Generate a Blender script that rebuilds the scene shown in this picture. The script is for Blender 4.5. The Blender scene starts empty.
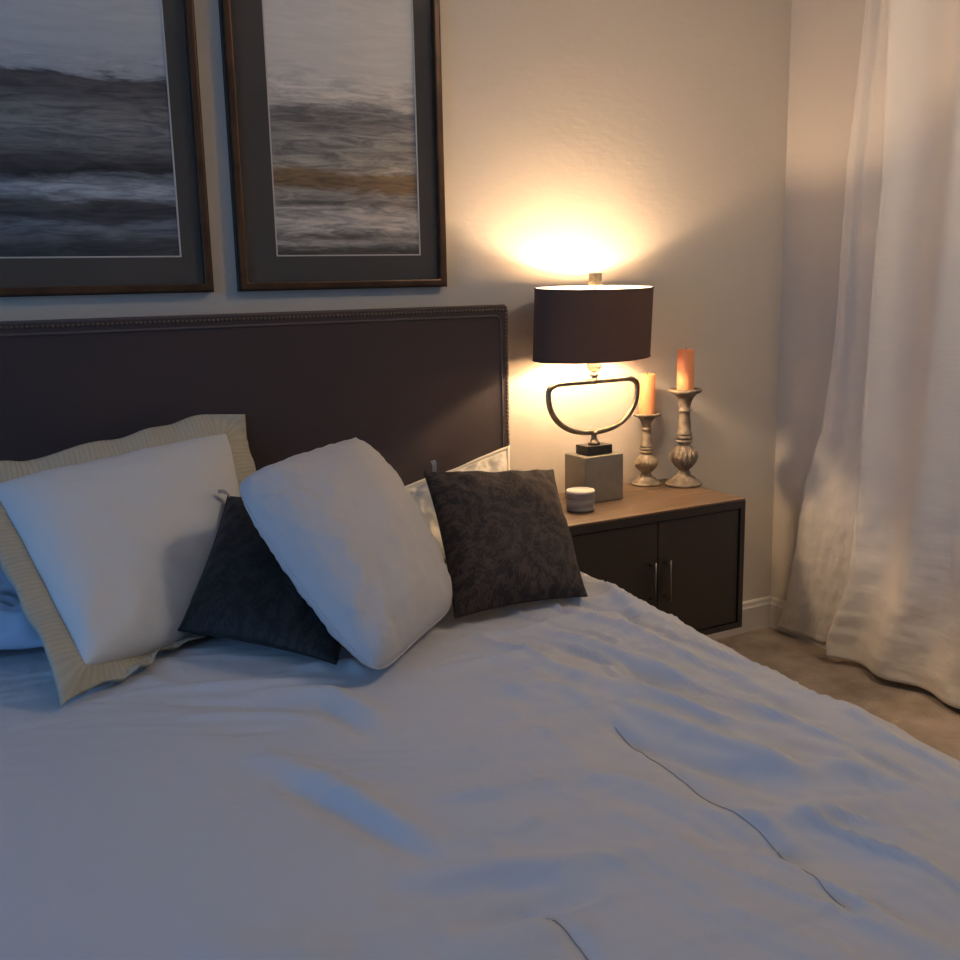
import bpy, bmesh, math, random
import numpy as np
from mathutils import Vector, Matrix, noise
random.seed(7)
PI = math.pi
C = bpy.context.scene.collection

# ------------------------------------------------------------------ camera
CAM_Y, YAW, PITCH, ROLL, FPX, CAM_Z = -2.728, 0.49563, 0.19430, -0.02118, 1008.37, 1.32
F_ = Vector((math.sin(YAW)*math.cos(PITCH), math.cos(YAW)*math.cos(PITCH), -math.sin(PITCH)))
R0 = Vector((math.cos(YAW), -math.sin(YAW), 0)); U0 = R0.cross(F_)
R_ = math.cos(ROLL)*R0 + math.sin(ROLL)*U0; U_ = -math.sin(ROLL)*R0 + math.cos(ROLL)*U0
CAMP = Vector((0, CAM_Y, CAM_Z))
def ray(px, py): return F_ + R_*((px-480)/FPX) - U_*((py-480)/FPX)
def at_z(px, py, z): d = ray(px, py); return CAMP + d*((z-CAMP.z)/d.z)
def at_y(px, py, y): d = ray(px, py); return CAMP + d*((y-CAMP.y)/d.y)
def at_x(px, py, x): d = ray(px, py); return CAMP + d*((x-CAMP.x)/d.x)
cd = bpy.data.cameras.new('camera'); cam = bpy.data.objects.new('camera', cd); C.objects.link(cam)
cam.matrix_world = Matrix(((R_.x, U_.x, -F_.x, CAMP.x), (R_.y, U_.y, -F_.y, CAMP.y), (R_.z, U_.z, -F_.z, CAMP.z), (0, 0, 0, 1)))
cd.sensor_width = 36; cd.sensor_height = 36; cd.lens = FPX/960*36; cd.clip_start = 0.02
bpy.context.scene.camera = cam

# --------------------------------------------------------------- materials
class NT:
    def __init__(s, name):
        s.m = bpy.data.materials.new(name); s.m.use_nodes = True
        s.t = s.m.node_tree; s.b = s.t.nodes['Principled BSDF']
    def n(s, typ, **kw):
        nd = s.t.nodes.new(typ)
        for k, v in kw.items():
            if k in nd.inputs: nd.inputs[k].default_value = v
            else: setattr(nd, k, v)
        return nd
    def l(s, a, b): s.t.links.new(a, b)
def rgb(*c): return (c[0], c[1], c[2], 1)
def mat(name, col, rough=.6, metal=0, col2=None, nscale=6, bump=0, bscale=60, bdetail=4, stretch=None, sheen=0, sss=0, coord='Object', nlo=.35, nhi=.65):
    t = NT(name); b = t.b
    b.inputs['Roughness'].default_value = rough; b.inputs['Metallic'].default_value = metal
    b.inputs['Base Color'].default_value = rgb(*col)
    tc = t.n('ShaderNodeTexCoord'); mp = t.n('ShaderNodeMapping'); t.l(tc.outputs[coord], mp.inputs['Vector'])
    if stretch: mp.inputs['Scale'].default_value = stretch
    if col2:
        nz = t.n('ShaderNodeTexNoise', Scale=nscale, Detail=5.0); t.l(mp.outputs[0], nz.inputs['Vector'])
        cr = t.n('ShaderNodeValToRGB'); t.l(nz.outputs['Fac'], cr.inputs['Fac'])
        cr.color_ramp.elements[0].position = nlo; cr.color_ramp.elements[1].position = nhi
        cr.color_ramp.elements[0].color = rgb(*col); cr.color_ramp.elements[1].color = rgb(*col2)
        t.l(cr.outputs[0], b.inputs['Base Color'])
    if bump:
        nb = t.n('ShaderNodeTexNoise', Scale=bscale, Detail=float(bdetail)); t.l(mp.outputs[0], nb.inputs['Vector'])
        bp = t.n('ShaderNodeBump', Strength=bump, Distance=.01); t.l(nb.outputs['Fac'], bp.inputs['Height'])
        t.l(bp.outputs[0], b.inputs['Normal'])
    if sheen: b.inputs['Sheen Weight'].default_value = sheen; b.inputs['Sheen Roughness'].default_value = .4
    if sss:
        b.inputs['Subsurface Weight'].default_value = sss; b.inputs['Subsurface Radius'].default_value = (.02, .01, .005)
        b.inputs['Subsurface Scale'].default_value = .6
    return t.m

WALL = mat('wall_plaster', (.64, .57, .48), .75, bump=.10, bscale=22, bdetail=5, stretch=(1, 1, 2.5))
CEIL = mat('ceiling_paint', (.86, .84, .80), .9)
TRIM = mat('trim_paint', (.66, .61, .55), .45)
CARPET = mat('carpet_pile', (.32, .245, .18), .95, col2=(.50, .40, .31), nscale=7, bump=.9, bscale=95, bdetail=8)
DUVET = mat('duvet_cotton', (.55, .545, .565), .8, bump=.05, bscale=300, sheen=.1)
SHEET = mat('sheet_cotton', (.38, .48, .62), .8, bump=.05, bscale=200)
SHAMW = mat('sham_cotton', (.66, .67, .68), .8, bump=.05, bscale=250)
PILW = mat('pillow_cotton', (.57, .55, .55), .8, bump=.12, bscale=40, bdetail=5)
HEAD = mat('headboard_fabric', (.054, .036, .034), .85, bump=.15, bscale=500, sheen=.05)
PIPE = mat('headboard_piping', (.105, .08, .076), .75)
NAIL = mat('nailhead_metal', (.17, .135, .105), .35, 1)
BODY = mat('cabinet_lacquer', (.026, .018, .012), .45, col2=(.031, .021, .015), nscale=3)
WOODT = mat('walnut_top', (.115, .07, .04), .4, col2=(.185, .12, .074), nscale=4, stretch=(1.2, 9, 9), bump=.05, bscale=30)
HANDLE = mat('handle_metal', (.22, .18, .15), .35, 1)
SHADE = mat('shade_fabric', (.105, .058, .044), .85, bump=.12, bscale=500)
LINING = mat('shade_lining', (.85, .80, .72), .6)
BRONZE = mat('lamp_bronze', (.34, .29, .22), .32, 1, col2=(.20, .165, .12), nscale=40)
BLACKP = mat('plinth_black', (.018, .015, .013), .3)
BOXM = mat('champagne_leaf', (.34, .31, .25), .42, .55, col2=(.27, .25, .205), nscale=14)
WAX = mat('candle_wax', (.90, .36, .16), .45, sss=.35)
STONE = mat('distressed_wood', (.27, .215, .15), .6, col2=(.13, .095, .062), nscale=38, bump=.25, bscale=60)
CERAM = mat('jar_ceramic', (.42, .39, .36), .5, col2=(.20, .18, .17), nscale=9, stretch=(1, 1, 9), bump=.2, bscale=20)
CREAMW = mat('jar_wax', (.75, .68, .55), .5, sss=.2)
RIMW = mat('jar_rim', (.72, .68, .62), .35)
CURT = mat('curtain_linen', (.78, .72, .63), .85, bump=.16, bscale=14, bdetail=8, stretch=(1, 1, 5))
STITCH = mat('seam_thread', (.27, .28, .31), .9)
TAGM = mat('tag_ribbon', (.30, .30, .31), .7)
FRAMEM = mat('frame_bronze', (.055, .026, .013), .34, .3, col2=(.10, .048, .022), nscale=12, stretch=(1, 1, 1))
FRAMED = mat('frame_dark_edge', (.016, .011, .009), .5)
MATB = mat('mat_board', (.078, .068, .058), .9)
FILLET = mat('mat_bevel', (.62, .58, .52), .7)
STEEL = mat('leg_steel', (.30, .29, .28), .4, .8)

def crystal(name):
    t = NT(name); b = t.b
    b.inputs['Base Color'].default_value = (.50, .40, .28, 1); b.inputs['Roughness'].default_value = .12
    b.inputs['Transmission Weight'].default_value = .45; b.inputs['IOR'].default_value = 1.5
    return t.m
CRYSTAL = crystal('crystal_glass')
def pane_glass(name, amt):
    t = NT(name); out = t.t.nodes['Material Output']
    tr = t.n('ShaderNodeBsdfTransparent'); gl = t.n('ShaderNodeBsdfGlossy', Roughness=.04)
    fr = t.n('ShaderNodeFresnel', IOR=1.45); mm = t.n('ShaderNodeMath', operation='MULTIPLY'); mm.inputs[1].default_value = amt
    mx = t.n('ShaderNodeMixShader'); gm = t.n('ShaderNodeNewGeometry'); inv = t.n('ShaderNodeMath', operation='SUBTRACT'); inv.inputs[0].default_value = 1.0
    t.l(gm.outputs['Backfacing'], inv.inputs[1]); m2 = t.n('ShaderNodeMath', operation='MULTIPLY'); t.l(fr.outputs[0], m2.inputs[0]); t.l(inv.outputs[0], m2.inputs[1])
    t.l(m2.outputs[0], mm.inputs[0]); t.l(mm.outputs[0], mx.inputs[0])
    t.l(tr.outputs[0], mx.inputs[1]); t.l(gl.outputs[0], mx.inputs[2]); t.l(mx.outputs[0], out.inputs[0])
    return t.m
GLASS = pane_glass('picture_glass', 1.0)
def emit(name, col, s):
    t = NT(name); b = t.b
    b.inputs['Base Color'].default_value = (.9, .9, .9, 1)
    b.inputs['Emission Color'].default_value = rgb(*col); b.inputs['Emission Strength'].default_value = s
    return t.m
BULB = emit('bulb_glow', (1, .70, .43), 510)
GLOW = emit('fill_glow', (1, .80, .58), 14)  # emission of the added warm fill disc

def damask(name, c1, c2):
    # velvet scrolls: rings and leaves of matt and shiny pile
    t = NT(name); b = t.b
    tc = t.n('ShaderNodeTexCoord')
    nz = t.n('ShaderNodeTexNoise', Scale=5.0, Detail=2.0); t.l(tc.outputs['UV'], nz.inputs['Vector'])
    mixv = t.n('ShaderNodeMix', data_type='VECTOR'); mixv.inputs[0].default_value = .13
    t.l(tc.outputs['UV'], mixv.inputs[4]); t.l(nz.outputs['Color'], mixv.inputs[5])
    vo = t.n('ShaderNodeTexVoronoi', Scale=4.2); t.l(mixv.outputs[1], vo.inputs['Vector'])
    mu = t.n('ShaderNodeMath', operation='MULTIPLY'); mu.inputs[1].default_value = 26; t.l(vo.outputs['Distance'], mu.inputs[0])
    sn = t.n('ShaderNodeMath', operation='SINE'); t.l(mu.outputs[0], sn.inputs[0])
    n2 = t.n('ShaderNodeTexNoise', Scale=24.0, Detail=3.0, Distortion=2.2); t.l(tc.outputs['UV'], n2.inputs['Vector'])
    ml = t.n('ShaderNodeMath', operation='MULTIPLY_ADD'); ml.inputs[1].default_value = .11; t.l(sn.outputs[0], ml.inputs[0]); t.l(n2.outputs['Fac'], ml.inputs[2])
    n3 = t.n('ShaderNodeTexNoise', Scale=5.5, Detail=1.0, Distortion=1.4); t.l(tc.outputs['UV'], n3.inputs['Vector'])
    m3 = t.n('ShaderNodeMath', operation='MULTIPLY'); m3.inputs[1].default_value = 62; t.l(n3.outputs['Fac'], m3.inputs[0])
    s3 = t.n('ShaderNodeMath', operation='SINE'); t.l(m3.outputs[0], s3.inputs[0])
    m4 = t.n('ShaderNodeMath', operation='MULTIPLY_ADD'); m4.inputs[1].default_value = .10; t.l(s3.outputs[0], m4.inputs[0]); t.l(ml.outputs[0], m4.inputs[2])
    cr = t.n('ShaderNodeValToRGB'); t.l(m4.outputs[0], cr.inputs['Fac'])
    cr.color_ramp.elements[0].position = .44; cr.color_ramp.elements[1].position = .56
    cr.color_ramp.elements[0].color = rgb(*c1); cr.color_ramp.elements[1].color = rgb(*c2)
    t.l(cr.outputs[0], b.inputs['Base Color'])
    bp = t.n('ShaderNodeBump', Strength=.6, Distance=.006); t.l(cr.outputs[0], bp.inputs['Height']); t.l(bp.outputs[0], b.inputs['Normal'])
    b.inputs['Roughness'].default_value = .75; b.inputs['Sheen Weight'].default_value = .10; b.inputs['Sheen Roughness'].default_value = .35
    return t.m
DAMASK = damask('brown_damask_velvet', (.018, .0115, .010), (.052, .032, .026))
DAMASKK = damask('black_damask_velvet', (.007, .006, .006), (.021, .0175, .017))
def ribbed(name, col, per_m):
    t = NT(name); b = t.b
    tc = t.n('ShaderNodeTexCoord'); wv = t.n('ShaderNodeTexWave', Scale=per_m/ (2*PI) if False else per_m, Distortion=.6, Detail=1.0)
    t.l(tc.outputs['UV'], wv.inputs['Vector'])
    cr = t.n('ShaderNodeValToRGB'); t.l(wv.outputs['Fac'], cr.inputs['Fac'])
    cr.color_ramp.elements[0].color = rgb(*[c*.90 for c in col]); cr.color_ramp.elements[1].color = rgb(*col)
    t.l(cr.outputs[0], b.inputs['Base Color'])
    bp = t.n('ShaderNodeBump', Strength=.45, Distance=.003); t.l(wv.outputs['Fac'], bp.inputs['Height']); t.l(bp.outputs[0], b.inputs['Normal'])
    b.inputs['Roughness'].default_value = .85
    return t.m
RIB = ribbed('beige_ribbed_cotton', (.50, .46, .36), 26)
CREAM = mat('cream_cotton', (.70, .62, .49), .85, bump=.25, bscale=18, bdetail=4)

def painting(name, stops, seed):
    # abstract seascape: colour bands along the height, torn up by stretched noise and brush streaks
    t = NT(name); b = t.b; tc = t.n('ShaderNodeTexCoord')
    mp = t.n('ShaderNodeMapping'); mp.inputs['Location'].default_value = (seed, seed*.7, seed*1.3); mp.inputs['Scale'].default_value = (2.0, 1, 9)
    t.l(tc.outputs['Object'], mp.inputs['Vector'])
    n1 = t.n('ShaderNodeTexNoise', Scale=2.6, Detail=9.0, Roughness=.68, Distortion=.7); t.l(mp.outputs[0], n1.inputs['Vector'])
    sep = t.n('ShaderNodeSeparateXYZ'); t.l(tc.outputs['UV'], sep.inputs[0])
    a = t.n('ShaderNodeMath', operation='MULTIPLY_ADD'); a.inputs[1].default_value = .12; t.l(n1.outputs['Fac'], a.inputs[0])
    sub = t.n('ShaderNodeMath', operation='SUBTRACT'); t.l(sep.outputs['Y'], sub.inputs[0]); sub.inputs[1].default_value = .06
    t.l(sub.outputs[0], a.inputs[2])
    cr = t.n('ShaderNodeValToRGB'); t.l(a.outputs[0], cr.inputs['Fac'])
    els = cr.color_ramp.elements
    stops = [(p, [min(.9, v*1.45) for v in c]) for p, c in stops]
    els[0].position = stops[0][0]; els[0].color = rgb(*stops[0][1]); els[1].position = stops[-1][0]; els[1].color = rgb(*stops[-1][1])
    for p, c in stops[1:-1]:
        e = els.new(p); e.color = rgb(*c)
    mp2 = t.n('ShaderNodeMapping'); mp2.inputs['Location'].default_value = (seed*3, 0, seed); mp2.inputs['Scale'].default_value = (1.5, 1, 11)
    t.l(tc.outputs['Object'], mp2.inputs['Vector'])
    n2 = t.n('ShaderNodeTexNoise', Scale=5.0, Detail=10.0, Roughness=.7, Distortion=.8); t.l(mp2.outputs[0], n2.inputs['Vector'])
    c2 = t.n('ShaderNodeValToRGB'); t.l(n2.outputs['Fac'], c2.inputs['Fac'])
    c2.color_ramp.elements[0].position = .40; c2.color_ramp.elements[0].color = (.42, .42, .44, 1)
    c2.color_ramp.elements[1].position = .60; c2.color_ramp.elements[1].color = (1.25, 1.2, 1.15, 1)
    # streaks belong to the sea, the painted sky stays calm
    msk = t.n('ShaderNodeMapRange'); msk.inputs['From Min'].default_value = .52; msk.inputs['From Max'].default_value = .66
    msk.inputs['To Min'].default_value = .85; msk.inputs['To Max'].default_value = .12
    t.l(a.outputs[0], msk.inputs['Value'])
    mx = t.n('ShaderNodeMix', data_type='RGBA', blend_type='MULTIPLY'); t.l(msk.outputs[0], mx.inputs[0])
    t.l(cr.outputs[0], mx.inputs[6]); t.l(c2.outputs[0], mx.inputs[7]); t.l(mx.outputs[2], b.inputs['Base Color'])
    b.inputs['Roughness'].default_value = .7
    return t.m

# ----------------------------------------------------------------- helpers
def world_of(o):
    return (world_of(o.parent) @ o.matrix_parent_inverse if o.parent else Matrix.Identity(4)) @ o.matrix_basis
def link(name, me, m, parent=None, smooth=False):
    if m: me.materials.append(m)
    if smooth:
        for p in me.polygons: p.use_smooth = True
    o = bpy.data.objects.new(name, me); C.objects.link(o)
    if parent: 
        o.parent = parent
        pw = world_of(parent)
        o.matrix_parent_inverse = pw.inverted()
    return o
def obj(name, bm, m, parent=None, smooth=False, bevel=0, seg=2):
    if bevel:
        bmesh.ops.bevel(bm, geom=list(bm.edges), offset=bevel, segments=seg, affect='EDGES', profile=.5, clamp_overlap=True)
    bmesh.ops.recalc_face_normals(bm, faces=list(bm.faces))
    me = bpy.data.meshes.new(name); bm.to_mesh(me); bm.free()
    return link(name, me, m, parent, smooth)
def thing(name, label, cat, loc=(0, 0, 0), group=None):
    o = bpy.data.objects.new(name, None); C.objects.link(o); o.location = loc; o.empty_display_size = .1
    o['label'] = label; o['category'] = cat
    if group: o['group'] = group
    return o
def tag(o, label, cat, group=None):
    o['label'] = label; o['category'] = cat
    if group: o['group'] = group
    return o
def struct(name, bm, m, **k):
    o = obj(name, bm, m, **k); o['kind'] = 'structure'; return o
def bx(bm, lo, hi, M=None):
    vs = [bm.verts.new((x, y, z)) for x in (lo[0], hi[0]) for y in (lo[1], hi[1]) for z in (lo[2], hi[2])]
    for f in ((0, 1, 3, 2), (4, 6, 7, 5), (0, 4, 5, 1), (2, 3, 7, 6), (0, 2, 6, 4), (1, 5, 7, 3)): bm.faces.new([vs[i] for i in f])
    if M: bmesh.ops.transform(bm, matrix=M, verts=vs)
    return vs
def box(lo, hi, M=None): bm = bmesh.new(); bx(bm, lo, hi, M); return bm
def tube(bm, pts, r, n=12, closed=False, caps=True):
    pts = [Vector(p) for p in pts]; N = len(pts); rings = []; up = None
    for i, p in enumerate(pts):
        a = pts[(i-1) % N] if (closed or i > 0) else p; b = pts[(i+1) % N] if (closed or i < N-1) else p
        t = (b-a).normalized()
        if up is None: up = t.orthogonal().normalized()
        up = (up - t*up.dot(t)).normalized(); s = t.cross(up)
        rr = r[i] if isinstance(r, (list, tuple)) else r
        rings.append([bm.verts.new(p + (up*math.cos(2*PI*k/n) + s*math.sin(2*PI*k/n))*rr) for k in range(n)])
    for i in range(N if closed else N-1):
        A, B = rings[i], rings[(i+1) % N]
        for k in range(n): bm.faces.new((A[k], A[(k+1) % n], B[(k+1) % n], B[k]))
    if caps and not closed: bm.faces.new(rings[0][::-1]); bm.faces.new(rings[-1])
    return bm
def lathe(prof, n=48, c=(0, 0, 0), rf=None):
    # prof: (radius, height); rf(k, height) varies the radius round the turn
    bm = bmesh.new(); rings = []
    for (r, z) in prof:
        rings.append([bm.verts.new((c[0]+(r*(rf(k/n, z) if rf else 1))*math.cos(2*PI*k/n), c[1]+(r*(rf(k/n, z) if rf else 1))*math.sin(2*PI*k/n), c[2]+z)) for k in range(n)])
    for A, B in zip(rings, rings[1:]):
        for k in range(n): bm.faces.new((A[k], A[(k+1) % n], B[(k+1) % n], B[k]))
    bm.faces.new(rings[0][::-1]); bm.faces.new(rings[-1])
    return bm
def fbm(x, y, z=0, o=3):
    return noise.fractal(Vector((x, y, z)), 1.0, 2.0, o)

# ----------------------------------------------------------------- setting
XR, XL, YB, ZC = 2.727, -1.75, -4.3, 2.62
floor = struct('floor', box((XL-.12, YB-.12, -.1), (XR+.12, .12, 0)), CARPET)
struct('ceiling', box((XL-.12, YB-.12, ZC), (XR+.12, .12, ZC+.1)), CEIL)
struct('wall_back', box((XL-.12, 0, 0), (XR+.12, .12, ZC)), WALL)
struct('wall_right', box((XR, YB, 0), (XR+.12, 0, ZC)), WALL)
struct('wall_front', box((XL-.12, YB-.12, 0), (XR+.12, YB, ZC)), WALL)
WY0, WY1, WZ0, WZ1 = -2.75, -1.15, .75, 2.05
bm = bmesh.new(); bx(bm, (XL-.12, YB, 0), (XL, WY0, ZC)); bx(bm, (XL-.12, WY1, 0), (XL, 0, ZC))
bx(bm, (XL-.12, WY0, 0), (XL, WY1, WZ0)); bx(bm, (XL-.12, WY0, WZ1), (XL, WY1, ZC)); struct('wall_left', bm, WALL)
bm = bmesh.new()
for lo, hi in (((WY0, WZ0), (WY1, WZ0+.05)), ((WY0, WZ1-.05), (WY1, WZ1)), ((WY0, WZ0), (WY0+.05, WZ1)), ((WY1-.05, WZ0), (WY1, WZ1)), (((WY0+WY1)/2-.02, WZ0), ((WY0+WY1)/2+.02, WZ1))):
    bx(bm, (XL-.08, lo[0], lo[1]), (XL-.03, hi[0], hi[1]))
struct('window_1', bm, TRIM)
def baseboard(name, a, b, nrm):
    # a->b along the wall, profile steps out along nrm
    a = Vector(a); b = Vector(b); nrm = Vector(nrm); bm = bmesh.new()
    prof = [(0, 0), (.016, 0), (.016, .092), (.012, .100), (.010, .112), (.004, .118), (0, .118)]
    A = [bm.verts.new(a+nrm*d+Vector((0, 0, z))) for d, z in prof]; B = [bm.verts.new(b+nrm*d+Vector((0, 0, z))) for d, z in prof]
    for i in range(len(prof)): j = (i+1) % len(prof); bm.faces.new((A[i], A[j], B[j], B[i]))
    bm.faces.new(A[::-1]); bm.faces.new(B)
    return struct(name, bm, TRIM)
baseboard('baseboard_back', (XL, 0, 0), (XR, 0, 0), (0, -1, 0))
baseboard('baseboard_right', (XR, YB, 0), (XR, -.017, 0), (-1, 0, 0))
baseboard('baseboard_left', (XL, YB, 0), (XL, -.017, 0), (1, 0, 0))

# ------------------------------------------------------------------ lights
world = bpy.data.worlds.new('dusk_sky'); bpy.context.scene.world = world; world.use_nodes = True
bg = world.node_tree.nodes['Background']; bg.inputs[0].default_value = (.19, .48, 1.0, 1); bg.inputs[1].default_value = 1.7
pl = bpy.data.lights.new('window_daylight', 'AREA'); po = bpy.data.objects.new('window_daylight', pl); C.objects.link(po)
pl.shape = 'RECTANGLE'; pl.size = WZ1-WZ0; pl.size_y = WY1-WY0; pl.cycles.is_portal = True
po.location = (XL-.1, (WY0+WY1)/2, (WZ0+WZ1)/2); po.rotation_euler = (0, -PI/2, 0)

# added warm fill, out of view, shaped as a flush ceiling disc near the curtains
def added_fill_light(x, y):
    t = thing('added_fill_light', 'added round fill light on the ceiling near the curtains, out of view', 'added fill light', (x, y, ZC))
    obj('rim', lathe([(.205, -.0005), (.215, -.02), (.205, -.045), (.19, -.045)], 48, (x, y, ZC)), TRIM, t, True)
    obj('fill_disc', lathe([(.189, -.046), (.18, -.06), (.14, -.073), (.06, -.08), (.005, -.081)], 48, (x, y, ZC)), GLOW, t, True)
added_fill_light(2.36, -1.62)

# -------------------------------------------------------------------- duvet
ZB = .590
def B(px, py): p = at_z(px, py, ZB); return (p.x, p.y)
# folds of the cloth, each a line on the bed: points, height, width
RIDGES = [
 ([(560, 606), (640, 634), (700, 660)], .012, .030), ([(520, 622), (600, 645), (680, 676), (740, 690)], .013, .026),
 ([(540, 640), (600, 655), (680, 690)], -.014, .032), ([(500, 652), (590, 676), (660, 700)], .012, .03),
 ([(590, 690), (700, 728), (800, 764), (890, 762)], .017, .030), ([(600, 716), (700, 752), (800, 786)], -.016, .036),
 ([(610, 676), (720, 716), (850, 736)], .013, .028), ([(700, 690), (790, 716), (860, 730)], .010, .022),
 ([(790, 748), (880, 768), (955, 800)], .013, .028), ([(700, 800), (800, 806), (900, 792), (960, 806)], .014, .032),
 ([(690, 820), (790, 830), (880, 850)], -.010, .04), ([(560, 760), (640, 775), (720, 812)], .007, .03),
 ([(400, 868), (500, 852), (620, 846), (700, 822)], .012, .035), ([(380, 884), (480, 868), (560, 862)], -.012, .03),
 ([(450, 912), (520, 892), (600, 872)], -.012, .028), ([(440, 930), (530, 912), (600, 905)], .009, .03),
 ([(250, 690), (330, 690), (395, 722)], .012, .030), ([(240, 700), (320, 702), (380, 735)], -.010, .022),
 ([(250, 745), (330, 772), (440, 836)], .012, .034), ([(270, 768), (340, 800), (440, 850)], -.014, .03),
 ([(150, 690), (250, 684), (350, 676)], .011, .018), ([(160, 702), (260, 700), (340, 694)], -.010, .016),
 ([(170, 716), (270, 712), (330, 716)], .009, .018), ([(200, 730), (300, 724)], -.006, .018),
 ([(470, 742), (560, 722), (640, 700)], .009, .03), ([(420, 770), (500, 752), (560, 748)], -.007, .022),
 ([(430, 790), (520, 778), (600, 768)], .006, .022), ([(440, 640), (520, 632), (590, 612)], .010, .022),
 ([(420, 668), (500, 656), (560, 644)], .008, .02), ([(575, 590), (610, 592), (640, 612)], .016, .03),
 ([(575, 604), (620, 610), (650, 628)], -.014, .026), ([(180, 950), (280, 940), (350, 935)], .010, .05),
 ([(470, 690), (540, 684), (600, 694)], .008, .024), ([(850, 800), (910, 840), (950, 900)], .012, .05),
 ([(660, 650), (720, 664), (770, 690)], .009, .024), ([(700, 672), (760, 690), (820, 720)], -.008, .02),
 ([(290, 668), (350, 662), (370, 672)], .012, .02), ([(480, 820), (580, 806), (660, 800)], .006, .03),
]
SEAMS = [[(615, 718), (640, 736), (680, 766), (722, 797), (760, 815), (800, 846), (850, 893)],
         [(524, 893), (540, 896), (556, 903), (580, 925), (600, 952)], [(470, 724), (520, 712), (580, 702), (640, 690)]]
SEGS = []
for pts, h, w in RIDGES:
    P = [np.array(B(*p)) for p in pts]; L = [0]
    for a, b in zip(P, P[1:]): L.append(L[-1]+np.linalg.norm(b-a))
    SEGS.append((P, L, h*1.0, w*.70))
SEAMW = [[np.array(B(*p)) for p in s] for s in SEAMS]
def seg_dist(X, Y, a, b):
    d = b-a; l2 = d@d; t = np.clip(((X-a[0])*d[0]+(Y-a[1])*d[1])/l2, 0, 1)
    return np.hypot(X-a[0]-t*d[0], Y-a[1]-t*d[1]), t
def vnoise(X, Y, fx, fy, seed, o=3):
    sh = X.shape; out = np.empty(X.size)
    xs = (X*fx).ravel(); ys = (Y*fy).ravel()
    for i in range(X.size): out[i] = noise.fractal(Vector((xs[i], ys[i], seed)), 1.0, 2.0, o)
    return out.reshape(sh)
def wrinkle(X, Y):
    Z = np.zeros_like(X)
    for P, L, h, w in SEGS:
        best = np.full_like(X, 9.0); tt = np.zeros_like(X)
        for i, (a, b) in enumerate(zip(P, P[1:])):
            d, t = seg_dist(X, Y, a, b); m = d < best
            best = np.where(m, d, best); tt = np.where(m, (L[i]+t*(L[i+1]-L[i]))/L[-1], tt)
        taper = np.clip(np.minimum(tt, 1-tt)*3.2, 0.0, 1)**.7
        Z += 1.0*h*taper*np.exp(-(best/w)**2)
    for S in SEAMW:
        best = np.full_like(X, 9.0)
        for a, b in zip(S, S[1:]): best = np.minimum(best, seg_dist(X, Y, a, b)[0])
        Z -= .006*np.exp(-(best/.011)**2)
    return Z
def ss(a, b, x): t = np.clip((x-a)/(b-a), 0, 1); return t*t*(3-2*t)
BX0, BX1, BY0, BY1 = -.42, 1.345, -2.26, -.125      # crown lines of the duvet
def broad(X, Y):
    Z = .012*np.sin(X*2.1+.5)*np.cos(Y*1.9)
    Z += .035*np.exp(-(((X-1.22)/.16)**2+((Y+.60)/.22)**2))       # puffed up beside the nightstand
    Z -= .018*ss(-1.1, -2.2, Y)
    return Z
def edge_x(Y): return BX1 - .045*ss(-.9, -2.0, Y) + .012*np.sin(Y*6.0)
S_ = np.concatenate([np.linspace(-.50, 0, 26)[:-1], np.linspace(0, 1, 262), 1+np.linspace(0, .56, 60)[1:]])
T_ = np.concatenate([np.linspace(-.5, 0, 26)[:-1], np.linspace(0, 1, 310)])
SS, TT = np.meshgrid(S_, T_, indexing='ij')
def over(d, r):                                        # distance past the crown line -> (out, down)
    a = np.clip(d/r, 0, PI/2); rest = np.maximum(d-r*PI/2, 0)
    return r*np.sin(a)+rest*.06, r*(1-np.cos(a))+rest
Yt = BY0+(BY1-BY0)*np.clip(TT, 0, 1)
outF, dnF = over(np.maximum(-TT, 0), .07)
EX = edge_x(Yt)
Xt = BX0+(EX-BX0)*np.clip(SS, 0, 1)
outR, dnR = over(np.maximum(SS-1, 0), .075); outL, dnL = over(np.maximum(-SS, 0), .075)
# hanging sides ripple
rip = ss(.08, .45, SS-1)*.018*np.sin(Yt*17+1.5*np.sin(Yt*5))
WX = Xt+outR-outL+rip; WY = Yt-outF
Zt = ZB+broad(Xt, Yt)+wrinkle(WX, WY)*np.where(dnR+dnL+dnF < .05, 1, .3)
right = ss(.25, .85, WX); 
al = .26*WX-.965*WY; pe = .965*WX+.26*WY          # along and across the long folds of the right side
warp = vnoise(WX, WY, 2.5, 2.5, 5.5, 2)
n1 = vnoise(al+.10*warp, pe+.05*warp, 2.1, 10.0, 3.1, 2); n2 = vnoise(WX-WY*.25, WY, 2.0, 5.0, 8.4, 2); n3 = vnoise(WX*1.0, WY+.35*WX+.06*warp, 2.6, 14, 1.4, 2); n4 = vnoise(WX, WY, 22, 22, 6.4, 2)
ridge = lambda n: np.exp(-(n/.12)**2)-.25           # thin raised creases
rightm = ss(.55, 1.15, WX); midm = ss(.15, .7, WX)*(1-.5*rightm)
nearp = ss(-1.25, -.8, WY)
n5 = vnoise(al+.15*warp, pe+.06*warp, 4.0, 24.0, 7.7, 2)
Zt += .0024*ridge(n5)*np.maximum(rightm, .5*nearp)*(.3+np.abs(n2)*1.5)
Zt += .0105*ridge(n1)*rightm*(.4+.6*np.abs(warp)*2) + .0045*n1*rightm + (.0060*ridge(n3)*(.25+np.abs(n2)*1.6))*np.maximum(midm, nearp) + .0035*n2 + .0006*n4
fall = np.minimum(dnR+dnL+dnF, .50)
WZ = np.maximum(Zt-fall, .07)
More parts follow.
